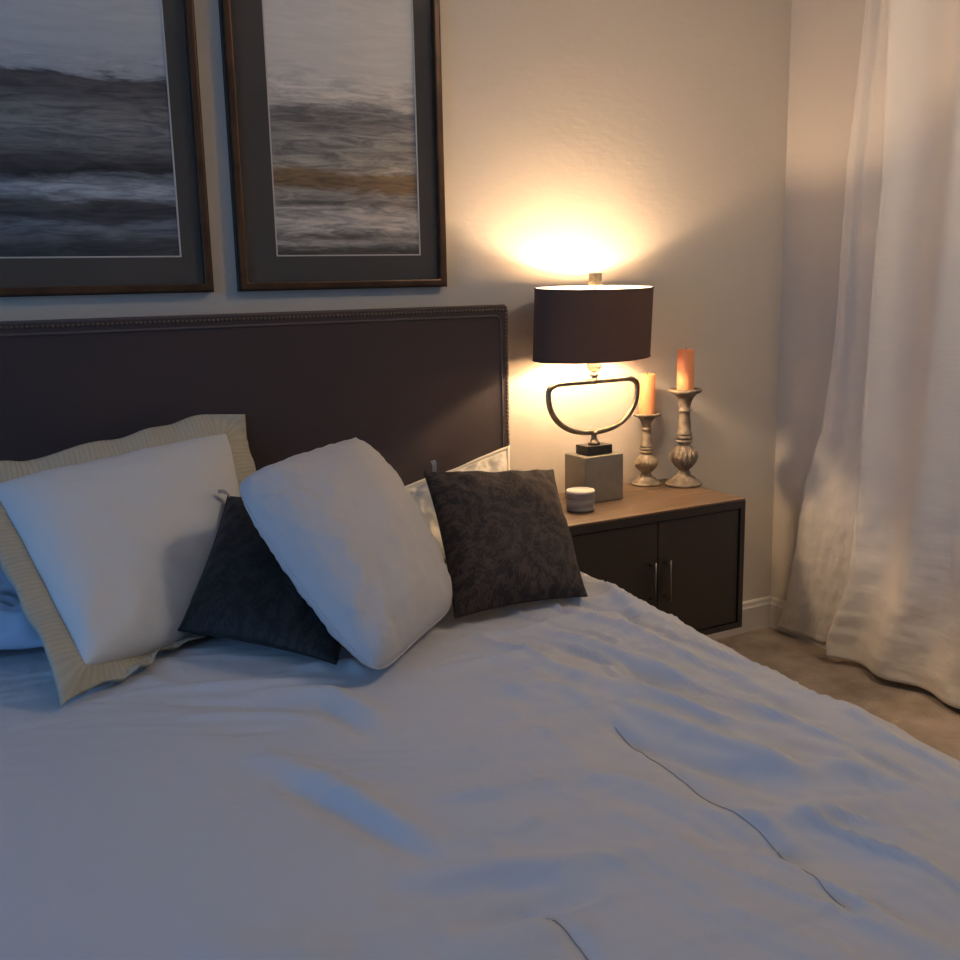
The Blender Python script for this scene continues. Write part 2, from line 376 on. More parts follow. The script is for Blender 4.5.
def grid_mesh(name, X, Y, Z, m, parent=None, uv=None, closeU=False):
    nu, nv = X.shape
    co = np.stack([X, Y, Z], -1).reshape(-1, 3)
    idx = np.arange(nu*nv).reshape(nu, nv)
    f = np.stack([idx[:-1, :-1], idx[1:, :-1], idx[1:, 1:], idx[:-1, 1:]], -1).reshape(-1, 4)
    me = bpy.data.meshes.new(name); me.from_pydata(co.tolist(), [], f.tolist()); me.update()
    return link(name, me, m, parent, True)
duvet = grid_mesh('duvet', WX, WY, WZ, DUVET)
tag(duvet, 'pale grey rumpled duvet with stitched seams spread over the bed', 'duvet')
sm = duvet.modifiers.new('thick', 'SOLIDIFY'); sm.thickness = .008; sm.offset = -1
# height of the bed under any point, for resting the pillows and laying the seams
NB = 260
def bed_z(x, y):
    x = min(max(x, BX0), BX1); y = min(max(y, BY0), BY1)
    t = (y-BY0)/(BY1-BY0); ex = float(edge_x(np.array(y))); s = min(max((x-BX0)/(ex-BX0), 0), 1)
    i = 25+s*261; j = 25+t*309; i0 = min(int(i), 285); j0 = min(int(j), 333); fi = i-i0; fj = j-j0
    return float(Zt[i0, j0]*(1-fi)*(1-fj)+Zt[i0+1, j0]*fi*(1-fj)+Zt[i0, j0+1]*(1-fi)*fj+Zt[i0+1, j0+1]*fi*fj)
for S in SEAMW[:2]:
    pts = []
    for a, b in zip(S, S[1:]):
        n = max(2, int(np.linalg.norm(b-a)/.008))
        for k in range(n): p = a+(b-a)*k/n; pts.append((p[0], p[1], bed_z(p[0], p[1])+.0006))
    bm = bmesh.new(); tube(bm, pts, .0006, 6); obj('seam', bm, STITCH, duvet, True)

# ---------------------------------------------------------------------- bed
bed = thing('bed', 'bed with dark brown upholstered headboard edged with nailheads', 'bed', (.53, -1.1, 0))
HX0, HX1, HZ, HY = -.46, 1.523, 1.25, -.115
obj('mattress', box((-.38, -2.16, .24), (1.33, -.13, .545)), SHAMW, bed, bevel=.05, seg=4, smooth=True)
hb = obj('headboard', box((HX0, HY, .06), (HX1, -.022, HZ)), HEAD, bed, bevel=.012, seg=3, smooth=True)
bm = bmesh.new()
ins = .030; pth = [(HX0+ins, HY-.001, .2)]; 
for k in range(7): a = PI-k/6*PI/2; pth.append((HX0+ins+.02+.02*math.cos(a), HY-.001, HZ-ins-.02+.02*math.sin(a)))
for k in range(7): a = PI/2-k/6*PI/2; pth.append((HX1-ins-.02+.02*math.cos(a), HY-.001, HZ-ins-.02+.02*math.sin(a)))
pth.append((HX1-ins, HY-.001, .2)); tube(bm, pth, .0032, 8); obj('piping', bm, PIPE, hb, True)
bm = bmesh.new(); tube(bm, [(HX0+.01, HY+.008, HZ-.002), (HX1-.012, HY+.008, HZ-.002)], .0045, 8); obj('welt', bm, PIPE, hb, True)
nails = []
x = HX1-.012; z = HZ-.013
while z > .45: nails.append((HX1-.012, z)); z -= .0112
x -= .0112
while x > HX0+.01: nails.append((x, HZ-.013)); x -= .0112
def nail_bm(bm, x, z):
    r = .0042; rings = []
    for j in range(4):
        a = j/3*PI/2*.94
        rings.append([bm.verts.new((x+r*math.cos(a)*math.cos(2*PI*k/10), HY-.0004-r*.75*math.sin(a), z+r*math.cos(a)*math.sin(2*PI*k/10))) for k in range(10)])
    for A, Bq in zip(rings, rings[1:]):
        for k in range(10): bm.faces.new((A[k], A[(k+1) % 10], Bq[(k+1) % 10], Bq[k]))
    bm.faces.new(rings[-1])
def vis_key(n): return (0 if (n[1] > .84) else 1, abs(n[0]-HX1))
order = sorted(nails, key=vis_key)
nm = None
for i, (x, z) in enumerate(order[:100]):
    if nm is None:
        bm = bmesh.new(); nail_bm(bm, 0, 0); first = obj('nailhead', bm, NAIL, hb, True); nm = first; first.location = (x, 0, z)
    else:
        c = nm.copy(); C.objects.link(c); c.location = (x, 0, z)
bm = bmesh.new()
for x, z in order[100:]: nail_bm(bm, x, z)
rest = obj('nailheads', bm, NAIL, hb, True); rest['kind'] = 'stuff'
obj('side_rail', box((-.40, -2.12, .10), (-.37, -.12, .25)), HEAD, bed, bevel=.006)
obj('side_rail', box((1.30, -2.12, .10), (1.33, -.12, .25)), HEAD, bed, bevel=.006)
obj('foot_rail', box((-.36, -2.15, .10), (1.29, -2.12, .25)), HEAD, bed, bevel=.006)
obj('slat_deck', box((-.365, -2.11, .20), (1.295, -.125, .238)), BODY, bed)
for sx in (-.36, 1.25):
    for sy in (-2.11, -.2): obj('leg', box((sx, sy, 0), (sx+.05, sy+.05, .12)), BLACKP, bed, bevel=.004)

# ------------------------------------------------------------------ pillows
def pillow_pts(cor, T, n, pinch, seed, pinchv=None, crease=1.0, back=.5, sag=0, a=2.6, b=.5, clamp=True, rnd=0, fine=0, bulge=None):
    TL, TR, BR, BL = [Vector(c) for c in cor]
    nrm = ((TR-BL).cross(TL-BR)).normalized()
    if nrm.dot(CAMP-(TL+TR+BR+BL)/4) < 0: nrm = -nrm
    def P(u, v, side):
        pu = pinch*(1-v*v); pv = (pinch if pinchv is None else pinchv)*(1-u*u)
        kr = 1-rnd*abs(u*v)**5*(0 if (u > 0 and v < 0) else 1)
        uu = u*(1-pu)*kr; vv = v*(1-pv)*kr
        s = (uu+1)/2; t = (vv+1)/2
        base = TL*(1-s)*(1-t)+TR*s*(1-t)+BR*s*t+BL*(1-s)*t
        e = max(0, (1-abs(u)**a)*(1-abs(v)**a))
        h = T*e**b
        edge = (1-e)
        # creases that run in from the seams and corners
        w = fbm(u*2.2+seed, v*2.2, seed, 4)*.012*crease
        ang = math.atan2(v, u)
        w += math.sin(ang*17+3*fbm(u+seed, v, 2))*.0035*crease*max(0, edge-.15)*(e > 0.02)
        w += fbm(u*7+seed, v*7, 1+seed, 3)*.0035*crease
        if fine: w += fine*(math.exp(-(fbm(u*1.5+v*2.0+seed, (v-u)*9, 2, 2)/.15)**2)-.3)*(.25+max(0, .5-u*.5-v*.2))
        f = min(1, e*6)
        if bulge: h += bulge(u, v)*f
        k = 1 if side > 0 else -back
        p = base+nrm*(k*(h+w*f))
        p.z -= sag*e
        if clamp:
            bz = bed_z(p.x, p.y)+.010 if (BX0-.05 < p.x < BX1+.02 and p.y > BY0) else -9
            if p.z < bz: p.z = bz + (.002 if side > 0 else 0)
            if p.y > HY-.012 and HX0-.02 < p.x < HX1+.01: p.y = HY-.012
        return p
    return P, nrm
def make_pillow(name, cor, T, m, parent=None, n=56, pinch=.05, seed=1., **k):
    P, nrm = pillow_pts(cor, T, n, pinch, seed, **k)
    bm = bmesh.new(); uvl = bm.loops.layers.uv.new('UVMap')
    W = (Vector(cor[1])-Vector(cor[0])).length; H = (Vector(cor[3])-Vector(cor[0])).length
    def g(i): t = -1+2*i/n; return math.copysign(abs(math.sin(t*PI/2))**.9, t)
    grids = []
    for side in (1, -1):
        grids.append([[None]*(n+1) for _ in range(n+1)])
    for i in range(n+1):
        for j in range(n+1):
            u, v = g(i), g(j); border = i in (0, n) or j in (0, n)
            if border: vt = bm.verts.new(P(u, v, 1)); grids[0][i][j] = vt; grids[1][i][j] = vt
            else:
                grids[0][i][j] = bm.verts.new(P(u, v, 1)); grids[1][i][j] = bm.verts.new(P(u, v, -1))
    for q, G in enumerate(grids):
        for i in range(n):
            for j in range(n):
                ids = [(i, j), (i+1, j), (i+1, j+1), (i, j+1)]
                if q: ids = ids[::-1]
                try: f = bm.faces.new([G[a][b] for a, b in ids])
                except ValueError: continue
                for lp, (a, b) in zip(f.loops, ids): lp[uvl].uv = (W*(g(a)+1)/2*2+q*3, H*(g(b)+1)/2*2)
    me_o = obj(name, bm, m, parent, True)
    return me_o, P, nrm
def seam_pipe(P, nrm, m, parent, r=.003, name='piping', n=60):
    bm = bmesh.new(); pts = []
    for k in range(4*n):
        s, t = divmod(k, n); t = -1+2*t/n
        u, v = [(t, -1), (1, t), (-t, 1), (-1, -t)][s]; pts.append(P(u, v, 1))
    tube(bm, pts, r, 8, closed=True); return obj(name, bm, m, parent, True)
def flange(P, cor, nrm, width, m, parent, seed, n=70, wave=.008, waves=9, name='flange', lim=True, scallop=.1, rightx=0):
    def ss1(a, b, x): t = min(1, max(0, (x-a)/(b-a))); return t*t*(3-2*t)
    TL, TR, BR, BL = [Vector(c) for c in cor]; ctr = (TL+TR+BR+BL)/4
    ux = ((TR-TL)+(BR-BL)).normalized(); vy = ((BL-TL)+(BR-TR)).normalized()
    bm = bmesh.new(); uvl = bm.loops.layers.uv.new('UVMap'); ringsF = []; ringsB = []; Ls = [0]; prev = None
    dirs = []
    for k in range(4*n):
        s, t = divmod(k, n); t = -1+2*t/n
        u, v = [(t, -1), (1, t), (-t, 1), (-1, -t)][s]
        p = P(u, v, 1)
        # outward direction, mitred at the corners
        wu = max(0, (abs(u)-.90)/.10)**1 if abs(v) == 1 else 1; wv = max(0, (abs(v)-.90)/.10)**1 if abs(u) == 1 else 1
        d = ux*math.copysign(wu if abs(v) == 1 else 1, u)*(1 if (abs(u) == 1 or wu > 0) else 0)+vy*math.copysign(wv if abs(u) == 1 else 1, v)*(1 if (abs(v) == 1 or wv > 0) else 0)
        if prev is not None: Ls.append(Ls[-1]+(p-prev).length)
        prev = p; dirs.append((p, d, u, v))
    M = 8
    hw = (TR-TL).length/2
    for k, (p, d, u, v) in enumerate(dirs):
        a = []; b = []; P0 = p-ctr
        for j in range(M+1):
            q = j/M
            ph = Ls[k]*waves*2*PI
            w = wave*q*(1.7 if v > .99 else .55)*(math.sin(ph+2*fbm(Ls[k]*3, seed, 0))+.6*fbm(Ls[k]*9, seed, 2))
            wd = width*(1+scallop*fbm(Ls[k]*5, seed+4, 1))*(1+rightx*ss1(.2, 1, (P0.dot(ux)/hw)))
            c = p+d*(wd*q-.004)+nrm*(w+.002)
            th = .0035+.004*math.sin(q*PI)
            if lim:
                bz = bed_z(c.x, c.y)+.010 if (BX0-.05 < c.x < BX1+.02) else -9
                if c.z < bz: c = c - nrm*0 ; c.z = bz+.001+.010*q*abs(math.sin(ph))
                if c.y > HY-.014 and c.x < HX1+.01 and c.z < HZ: c.y = HY-.014
            a.append(bm.verts.new(c+nrm*th)); b.append(bm.verts.new(c-nrm*th))
        ringsF.append(a); ringsB.append(b)
    N = len(dirs); per = Ls[-1]
    for k in range(N):
        k2 = (k+1) % N; L0 = Ls[k]; L1 = Ls[k2] if k2 else per+.01
        for j in range(M):
            f = bm.faces.new((ringsF[k][j], ringsF[k2][j], ringsF[k2][j+1], ringsF[k][j+1]))
            for lp, uv in zip(f.loops, ((L0, j/M*width), (L1, j/M*width), (L1, (j+1)/M*width), (L0, (j+1)/M*width))): lp[uvl].uv = uv
            f = bm.faces.new((ringsB[k][j+1], ringsB[k2][j+1], ringsB[k2][j], ringsB[k][j]))
            for lp, uv in zip(f.loops, ((L0, (j+1)/M*width), (L1, (j+1)/M*width), (L1, j/M*width), (L0, j/M*width))): lp[uvl].uv = uv
        bm.faces.new((ringsF[k][M], ringsF[k2][M], ringsB[k2][M], ringsB[k][M]))
        bm.faces.new((ringsF[k2][0], ringsF[k][0], ringsB[k][0], ringsB[k2][0]))
    return obj(name, bm, m, parent, True)
def bedpt(px, py, dz=.0):
    p = at_z(px, py, ZB+dz); return p
def ribbon(p, d, nrm, m, parent, L=.03, W=.014):
    d = Vector(d).normalized(); s = d.cross(nrm).normalized(); bm = bmesh.new(); A = []
    for k in range(6):
        q = k/5; c = Vector(p)+d*L*q+nrm*.006*math.sin(q*PI)
        A.append([bm.verts.new(c+s*W/2+nrm*.001), bm.verts.new(c-s*W/2+nrm*.001), bm.verts.new(c-s*W/2-nrm*.001), bm.verts.new(c+s*W/2-nrm*.001)])
    for a, b in zip(A, A[1:]):
        for i in range(4): bm.faces.new((a[i], a[(i+1) % 4], b[(i+1) % 4], b[i]))
    bm.faces.new(A[0][::-1]); bm.faces.new(A[-1]); obj('tag', bm, m, parent)

# large flanged sham at the left, leaning on the headboard
cor = [at_y(-10, 487, -.36), at_y(226, 434, -.16), at_y(262, 640, -.50), at_z(84, 668, .64)]
t = thing('euro_sham', 'large white euro sham with beige ribbed flange leaning on headboard', 'pillow', bedpt(120, 640))
body, P, nrm = make_pillow('cushion', cor, .085, SHAMW, t, seed=2.3, pinch=.015, crease=.55, b=.42, a=3.2, back=.35)
flange(P, cor, nrm, .062, RIB, t, 1.7, waves=6, wave=.010, rightx=.35)
# blue bed pillow behind and left of it
cor = [at_y(-190, 560, -.34), at_y(60, 556, -.30), at_z(110, 642, .63), at_z(-150, 662, .63)]
t = thing('bed_pillow', 'blue cotton sleeping pillow lying flat behind the flanged sham, at left', 'pillow', bedpt(0, 640))
body, P, nrm = make_pillow('case', cor, .06, SHEET, t, seed=5.1, crease=2.2, pinch=.03)
# sham behind the brown cushion, right end of the bed
cor = [at_y(393, 494, -.24), at_y(507, 449, -.19), at_y(512, 590, -.47), at_y(400, 600, -.47)]
t = thing('pillow_sham', 'cream pillow sham with ribbed flange behind the brown cushion', 'pillow', bedpt(470, 600))
body, P, nrm = make_pillow('cushion', cor, .045, CREAM, t, seed=9.1, pinch=.03, crease=1.6, fine=.006)
flange(P, cor, nrm, .014, CREAM, t, 4.2, waves=4, wave=.006)
# black damask cushion
cor = [at_y(228, 496, -.40), at_y(380, 530, -.33), at_z(336, 664, .605), at_z(178, 630, .635)]
t = thing('throw_cushion', 'black damask velvet cushion between white sham and large grey pillow', 'cushion', bedpt(270, 650))
body, P, nrm = make_pillow('cover', cor, .075, DAMASKK, t, seed=3.7, pinch=.05, crease=.8)
seam_pipe(P, nrm, DAMASKK, t, .002)
tl = P(-.98, -.98, 1); ribbon(tl, (-.9, 0, .5), nrm, TAGM, t)
# large grey white pillow standing on its corner
cor = [at_y(229, 480, -.66), at_y(356, 438, -.42), at_z(458, 606, .62), at_z(377, 681, .605)]
t = thing('large_pillow', 'large plain light grey pillow tilted on its corner between two dark cushions', 'pillow', bedpt(400, 640))
body, P, nrm = make_pillow('case', cor, .108, PILW, t, seed=6.2, pinch=-.065, pinchv=.03, crease=.8, back=.6, b=.52, rnd=.085, fine=.0060)
seam_pipe(P, nrm, PILW, t, .0022)
# brown damask cushion
cor = [at_y(424, 472, -.60), at_y(553, 470, -.52), at_z(587, 596, .612), at_z(455, 618, .612)]
t = thing('throw_cushion', 'brown damask velvet cushion standing nearest the nightstand', 'cushion', bedpt(520, 610))
body, P, nrm = make_pillow('cover', cor, .065, DAMASK, t, seed=7.7, pinch=.06, crease=.8)
seam_pipe(P, nrm, DAMASK, t, .002)
tl = P(-.86, -1, 1); ribbon(tl, (-.1, 0, 1), nrm, TAGM, t)

# --------------------------------------------------------------- nightstand
K = .939
NX0, NX1, NY0, NY1, NZT, NZB = 1.527, 2.196, -.412, -.02, .638, .215
ns = thing('nightstand', 'dark brown two door nightstand with walnut top right of the bed', 'nightstand', ((NX0+NX1)/2, -.21, 0))
bm = bmesh.new(); tk = .018
bx(bm, (NX0, NY0, NZB), (NX0+tk, NY1, NZT-.007)); bx(bm, (NX1-tk, NY0, NZB), (NX1, NY1, NZT-.007))
bx(bm, (NX0+tk, NY0, NZB), (NX1-tk, NY1, NZB+tk)); bx(bm, (NX0+tk, NY0, NZT-.03), (NX1-tk, NY1, NZT-.007)); bx(bm, (NX0+tk, NY1-.01, NZB+tk), (NX1-tk, NY1, NZT-.03))
obj('body', bm, BODY, ns)
obj('top', box((NX0, NY0, NZT-.0065), (NX1, NY1, NZT)), WOODT, ns, bevel=.0015)
xm = 1.857
for a, b, hx in ((NX0+tk+.003, xm-.0015, xm-.028), (xm+.0015, NX1-tk-.003, xm+.028)):
    d = obj('door', box((a, NY0+.006, NZB+tk+.003), (b, NY0+.024, NZT-.033)), BODY, ns, bevel=.0015)
    bm = bmesh.new(); z0, z1 = .360, .488
    tube(bm, [(hx, NY0-.020, z0), (hx, NY0-.020, z1)], .0042, 10)
    for zz in (z0+.012, z1-.012): tube(bm, [(hx, NY0+.006, zz), (hx, NY0-.020, zz)], .0035, 8)
    obj('handle', bm, HANDLE, d, True)
for sx in (NX0+.09, NX1-.09):
    bm = bmesh.new()
    y0, y1 = NY0+.09, NY1-.02
    bx(bm, (sx-.012, y0, NZB-.02), (sx+.012, y1, NZB-.0002)); bx(bm, (sx-.012, y0, 0.012), (sx+.012, y0+.02, NZB-.02)); bx(bm, (sx-.012, y1-.02, 0.012), (sx+.012, y1, NZB-.02))
    bx(bm, (sx-.012, y0, 0), (sx+.012, y1, .012))
    obj('leg', bm, BLACKP, ns)

# --------------------------------------------------------------------- lamp
LX, LY = 1.803, -.150
def zl(py): return at_y(596, py, LY).z
lamp = thing('table_lamp', 'lit table lamp with dark oval drum shade and open bronze loop stem', 'lamp', (LX, LY, NZT))
rotz = Matrix.Translation((LX, LY, 0)) @ Matrix.Rotation(.03, 4, 'Z')
zb = zl(453)
obj('base', box((-.074, -.055, NZT+.0003), (.074, .055, zb), rotz), BOXM, lamp, bevel=.0025)
zp = zl(444)
obj('plinth', box((-.047, -.033, zb), (.047, .033, zp), rotz), BLACKP, lamp, bevel=.0015)
z0 = zl(433); z1 = zl(381)
bm = lathe([(.020, zp), (.020, zp+.006), (.013, zp+.011), (.009, zp+.02), (.009, z0-.006), (.013, z0), (.009, z0+.008)], 24, (LX, LY, 0))
obj('stem', bm, BRONZE, lamp, True)
# D shaped loop: flat bar on top, wide bowl below
pts = []; wl = .171; zt_, zb_ = z1, z0+.004
def L(x, z): return rotz @ Vector((x, 0, z))
hh = zt_-zb_
for k in range(9): pts.append((-.128+.256*k/8, 1.0))
for k in range(1, 8): a = PI/2-k/8*PI/2; pts.append((.128+.043*math.cos(a), .83+.17*math.sin(a)))
for k in range(0, 33): a = -k/32*PI; pts.append((wl*math.copysign(abs(math.cos(a))**.86, math.cos(a)), .80*(1-abs(math.sin(a))**.92)))
for k in range(1, 8): a = PI-k/8*PI/2; pts.append((-.128+.043*math.cos(a), .83+.17*math.sin(a)))
cl = [L(x, zb_+hh*z) for x, z in pts]
# drop coincident points
q = [cl[0]]
for p in cl[1:]:
    if (p-q[-1]).length > .003: q.append(p)
bm = bmesh.new(); tube(bm, q, 0.0088, 12, closed=True); obj('loop', bm, BRONZE, lamp, True)
zc = zl(368); 
bm = lathe([(.011, z1-.008), (.013, z1), (.011, z1+.008), (.008, z1+.012), (.013, z1+.016), (.013, z1+.022), (.008, z1+.026), (.008, z1+.03)], 20, (LX, LY, 0)); obj('collar', bm, BRONZE, lamp, True)
za = z1+.028
prof = [(.007, za)]+[(.022*math.sin(a)+.002, za+.022-.022*math.cos(a)) for a in [i/10*PI for i in range(1, 10)]]+[(.010, za+.044)]
obj('glass_ball', lathe(prof, 24, (LX, LY, 0)), CRYSTAL, lamp, True)
ZSB, ZST = zl(357.5), zl(287.5)
bm = lathe([(.010, za+.044), (.010, za+.052), (.017, za+.056), (.017, 1.145), (.013, 1.15), (.013, 1.162)], 20, (LX, LY, 0)); obj('socket', bm, BRONZE, lamp, True)
bz = 1.193
prof = [(.010, 1.160), (.0105, 1.172)]+[(.019*math.sin(a), bz-.019*math.cos(a)) for a in [.6+i/12*(PI-.65) for i in range(13)]]
obj('bulb', lathe(prof, 24, (LX, LY, 0)), BULB, lamp, True)
# oval shade, tipped a touch towards the bed
AX, AY = .216, .116
ctrS = Vector((LX, LY, (ZSB+ZST)/2)); hs = (ZST-ZSB)/2
MS = Matrix.Translation(ctrS) @ Matrix.Rotation(.10, 4, 'Z') @ Matrix.Rotation(.055, 4, 'X')
def oval(bm, ax, ay, ax2, ay2, z0, z1, n=72):
    r = []
    for (a, b, z) in ((ax, ay, z0), (ax, ay, z1), (ax2, ay2, z1), (ax2, ay2, z0)):
        r.append([bm.verts.new(MS @ Vector((a*math.cos(2*PI*k/n), b*math.sin(2*PI*k/n), z))) for k in range(n)])
    for i in range(4):
        A, Bq = r[i], r[(i+1) % 4]
        for k in range(n): bm.faces.new((A[k], A[(k+1) % n], Bq[(k+1) % n], Bq[k]))
    return bm
sh = obj('shade', oval(bmesh.new(), AX, AY, AX-.0015, AY-.0015, -hs, hs), SHADE, lamp)
obj('lining', oval(bmesh.new(), AX-.0017, AY-.0017, AX-.003, AY-.003, -hs+.001, hs-.0005), LINING, sh)
for z in (-hs, hs):
    bm = bmesh.new(); tube(bm, [MS @ Vector((AX*math.cos(2*PI*k/72), AY*math.sin(2*PI*k/72), z)) for k in range(72)], .0018, 6, closed=True); obj('rim', bm, SHADE, sh, True)
bm = bmesh.new(); zs = hs-.012
for a in (.35, PI-.35, -.9): tube(bm, [MS @ Vector((0, 0, zs)), MS @ Vector(((AX-.004)*math.cos(a), (AY-.004)*math.sin(a), zs)), MS @ Vector(((AX-.004)*math.cos(a), (AY-.004)*math.sin(a), hs-.004))], .0013, 6)
obj('spider', bm, BRONZE, sh, True)
bm = bmesh.new()
top = MS @ Vector((0, 0, zs))
for s in (-1, 1):
    tube(bm, [(LX+s*.013, LY, 1.145), (LX+s*.035, LY, 1.165), (LX+s*.042, LY, 1.205), (LX+s*.036, LY, 1.25), (LX+s*.014, LY, top.z-.004), (top.x, top.y, top.z)], .0013, 6)
obj('harp', bm, BRONZE, lamp, True)
zf = at_y(596, 273, LY).z
MF = Matrix.Translation((top.x, top.y, 0))@Matrix.Rotation(.1, 4, 'Z')
bm = box((-.015, -.013, zf-.036), (.015, .013, zf), MF); tube(bm, [(top.x, top.y, top.z-.002), (top.x, top.y, zf-.035)], .004, 8)
obj('finial', bm, BRONZE, lamp)

# ---------------------------------------------------------- candle holders
def onN(px, py): return at_z(px, py, NZT)
def holder(px, py, scale_h, wide, n_px_top, label, clab, candle_px, cr):
    p = onN(px, py); x, y = p.x, p.y
    def Z(q): return at_y(px, q, y).z-NZT
    H = Z(n_px_top)
    w = wide
    prof = [(.95, 0), (1.0, .006), (1.0, .022), (.92, .034), (.86, .04), (.86, .05), (.70, .06), (.62, .085), (.42, .105), (.36, .12), (.36, .135), (.30, .15),
            (.30, .165), (.44, .20), (.62, .25), (.69, .30), (.66, .345), (.54, .385), (.40, .41), (.34, .425), (.34, .44), (.44, .452), (.46, .462), (.44, .474), (.36, .482), (.44, .49), (.47, .503), (.44, .516), (.34, .524),
            (.42, .533), (.43, .545), (.36, .56), (.34, .62), (.30, .70), (.27, .765), (.34, .772), (.34, .785), (.27, .795), (.30, .83), (.36, .87), (.46, .91), (.62, .945), (.86, .965), (.90, .985), (.87, 1.0), (.72, 1.0), (.66, .985)]
    fl = lambda k, z: 1+(.13*abs(math.sin(k*PI*16)) if .185 < z/H < .375 else 0)
    t = thing('candle_holder', label, 'candle holder', (x, y, NZT))
    obj('turned_stand', lathe([(r*w, z*H) for r, z in prof], 160, (x, y, NZT+.0003), fl), STONE, t, True)
    zc = NZT+.986*H; zt = at_y(px, candle_px, y).z
    hh = zt-zc; pr = [(cr*.97, 0), (cr, .003), (cr, hh-.004), (cr*.96, hh), (cr*.8, hh-.0005), (cr*.55, hh-.006), (.003, hh-.007)]
    c = thing('pillar_candle', clab, 'candle', (x, y, zc))
    obj('wax', lathe(pr, 40, (x, y, zc+.0004)), WAX, c, True)
    bm = bmesh.new(); tube(bm, [(x, y, zc+hh-.008), (x+.001, y, zc+hh+.002), (x+.002, y, zc+hh+.006)], .001, 6); obj('wick', bm, BLACKP, c)
    return x, y
hs_ = holder(646, 484, 1, .052, 413, 'shorter distressed wooden candle holder beside the lamp base', 'orange pillar candle on the shorter holder, next to the lamp', 374, .0268)
ht_ = holder(683.5, 485, 1, .0605, 389, 'taller distressed wooden candle holder at the back right of nightstand', 'orange pillar candle on the taller holder, right of the pair', 349.5, .0275)

# ---------------------------------------------------------------------- jar
p = onN(580.5, 510); x, y = p.x, p.y; Hj = at_y(580, 490, y).z-NZT; rj = .0425
jar = thing('candle_jar', 'small round grey ribbed ceramic candle jar in front of lamp base', 'jar', (x, y, NZT))
pr = [(rj*.94, 0), (rj, .004)]
for k in range(1, 40): zz = .004+(Hj-.008)*k/40; pr.append((rj*(1+.012*math.sin(k*1.25)), zz))
pr += [(rj, Hj-.004), (rj*.97, Hj-.001), (rj*.90, Hj-.002), (rj*.88, Hj-.012), (.002, Hj-.013)]
obj('vessel', lathe(pr, 48, (x, y, NZT+.0003)), CERAM, jar, True)
bm = lathe([(rj*.995, Hj-.006), (rj*1.01, Hj-.003), (rj*.99, Hj+.0005), (rj*.90, Hj+.0005), (rj*.89, Hj-.006)], 48, (x, y, NZT+.0003))
obj('rim', bm, RIMW, jar, True)
obj('wax', lathe([(rj*.87, Hj-.012), (rj*.87, Hj-.0035), (.004, Hj-.0035)], 32, (x, y, NZT+.0003)), CREAMW, jar, True)

# ------------------------------------------------------------------ pictures
FZ0, FZ1 = 1.31, 2.25
def picture(x0, x1, label, pm):
    t = thing('framed_painting', label, 'picture', ((x0+x1)/2, 0, FZ0), 'pair of framed seascape paintings above the headboard')
    yb, yf = -.004, -.034
    def ring(lo, hi, w, ya, yb_, m, name, par, bev=0):
        bm = bmesh.new()
        o = [(lo[0], lo[1]), (hi[0], lo[1]), (hi[0], hi[1]), (lo[0], hi[1])]; i_ = [(lo[0]+w, lo[1]+w), (hi[0]-w, lo[1]+w), (hi[0]-w, hi[1]-w), (lo[0]+w, hi[1]-w)]
        vo = [[bm.verts.new((a, yy, b)) for a, b in o] for yy in (ya, yb_)]; vi = [[bm.verts.new((a, yy, b)) for a, b in i_] for yy in (ya, yb_)]
        for k in range(4):
            j = (k+1) % 4
            bm.faces.new((vo[1][k], vo[1][j], vi[1][j], vi[1][k])); bm.faces.new((vo[0][j], vo[0][k], vi[0][k], vi[0][j]))
            bm.faces.new((vo[0][k], vo[0][j], vo[1][j], vo[1][k])); bm.faces.new((vi[1][k], vi[1][j], vi[0][j], vi[0][k]))
        return obj(name, bm, m, par, bevel=bev)
    fr = ring((x0, FZ0), (x1, FZ1), .020, yb, yf, FRAMEM, 'frame', t, .004)
    ring((x0-.003, FZ0-.003), (x1+.003, FZ1+.003), .0045, yb-.0005, yf+.006, FRAMED, 'outer_edge', fr)
    obj('backing', box((x0+.01, -.012, FZ0+.01), (x1-.01, -.004, FZ1-.01)), FRAMED, t)
    ax0, ax1, az0, az1 = x0+.108, x1-.076, 1.399, FZ1-.09
    if x0 < .5: ax0, ax1 = x0+.105, x1-.073
    ring((x0+.016, FZ0+.016), (x1-.016, FZ1-.016), .0595, -.013, -.0155, MATB, 'mat_board', t) if False else None
    bm = bmesh.new()
    for lo, hi in (((x0+.016, FZ0+.016), (x1-.016, az0)), ((x0+.016, az1), (x1-.016, FZ1-.016)), ((x0+.016, az0), (ax0, az1)), ((ax1, az0), (x1-.016, az1))):
        bx(bm, (lo[0], -.0165, lo[1]), (hi[0], -.0135, hi[1]))
    obj('mat_board', bm, MATB, t)
    ring((ax0-.001, az0-.001), (ax1+.001, az1+.001), .0035, -.0135, -.0172, FILLET, 'mat_bevel', t)
    me = bpy.data.meshes.new('artwork'); me.from_pydata([(ax0, -.0137, az0), (ax1, -.0137, az0), (ax1, -.0137, az1), (ax0, -.0137, az1)], [], [(0, 1, 2, 3)])
    uv = me.uv_layers.new(name='UVMap')
    for i, c in enumerate(((0, 0), (1, 0), (1, 1), (0, 1))): uv.data[i].uv = c
    a = link('artwork', me, pm, t)
    g = obj('glass', box((x0+.018, -.0222, FZ0+.018), (x1-.018, -.0202, FZ1-.018)), GLASS, t)
    return t
BL_ = .0
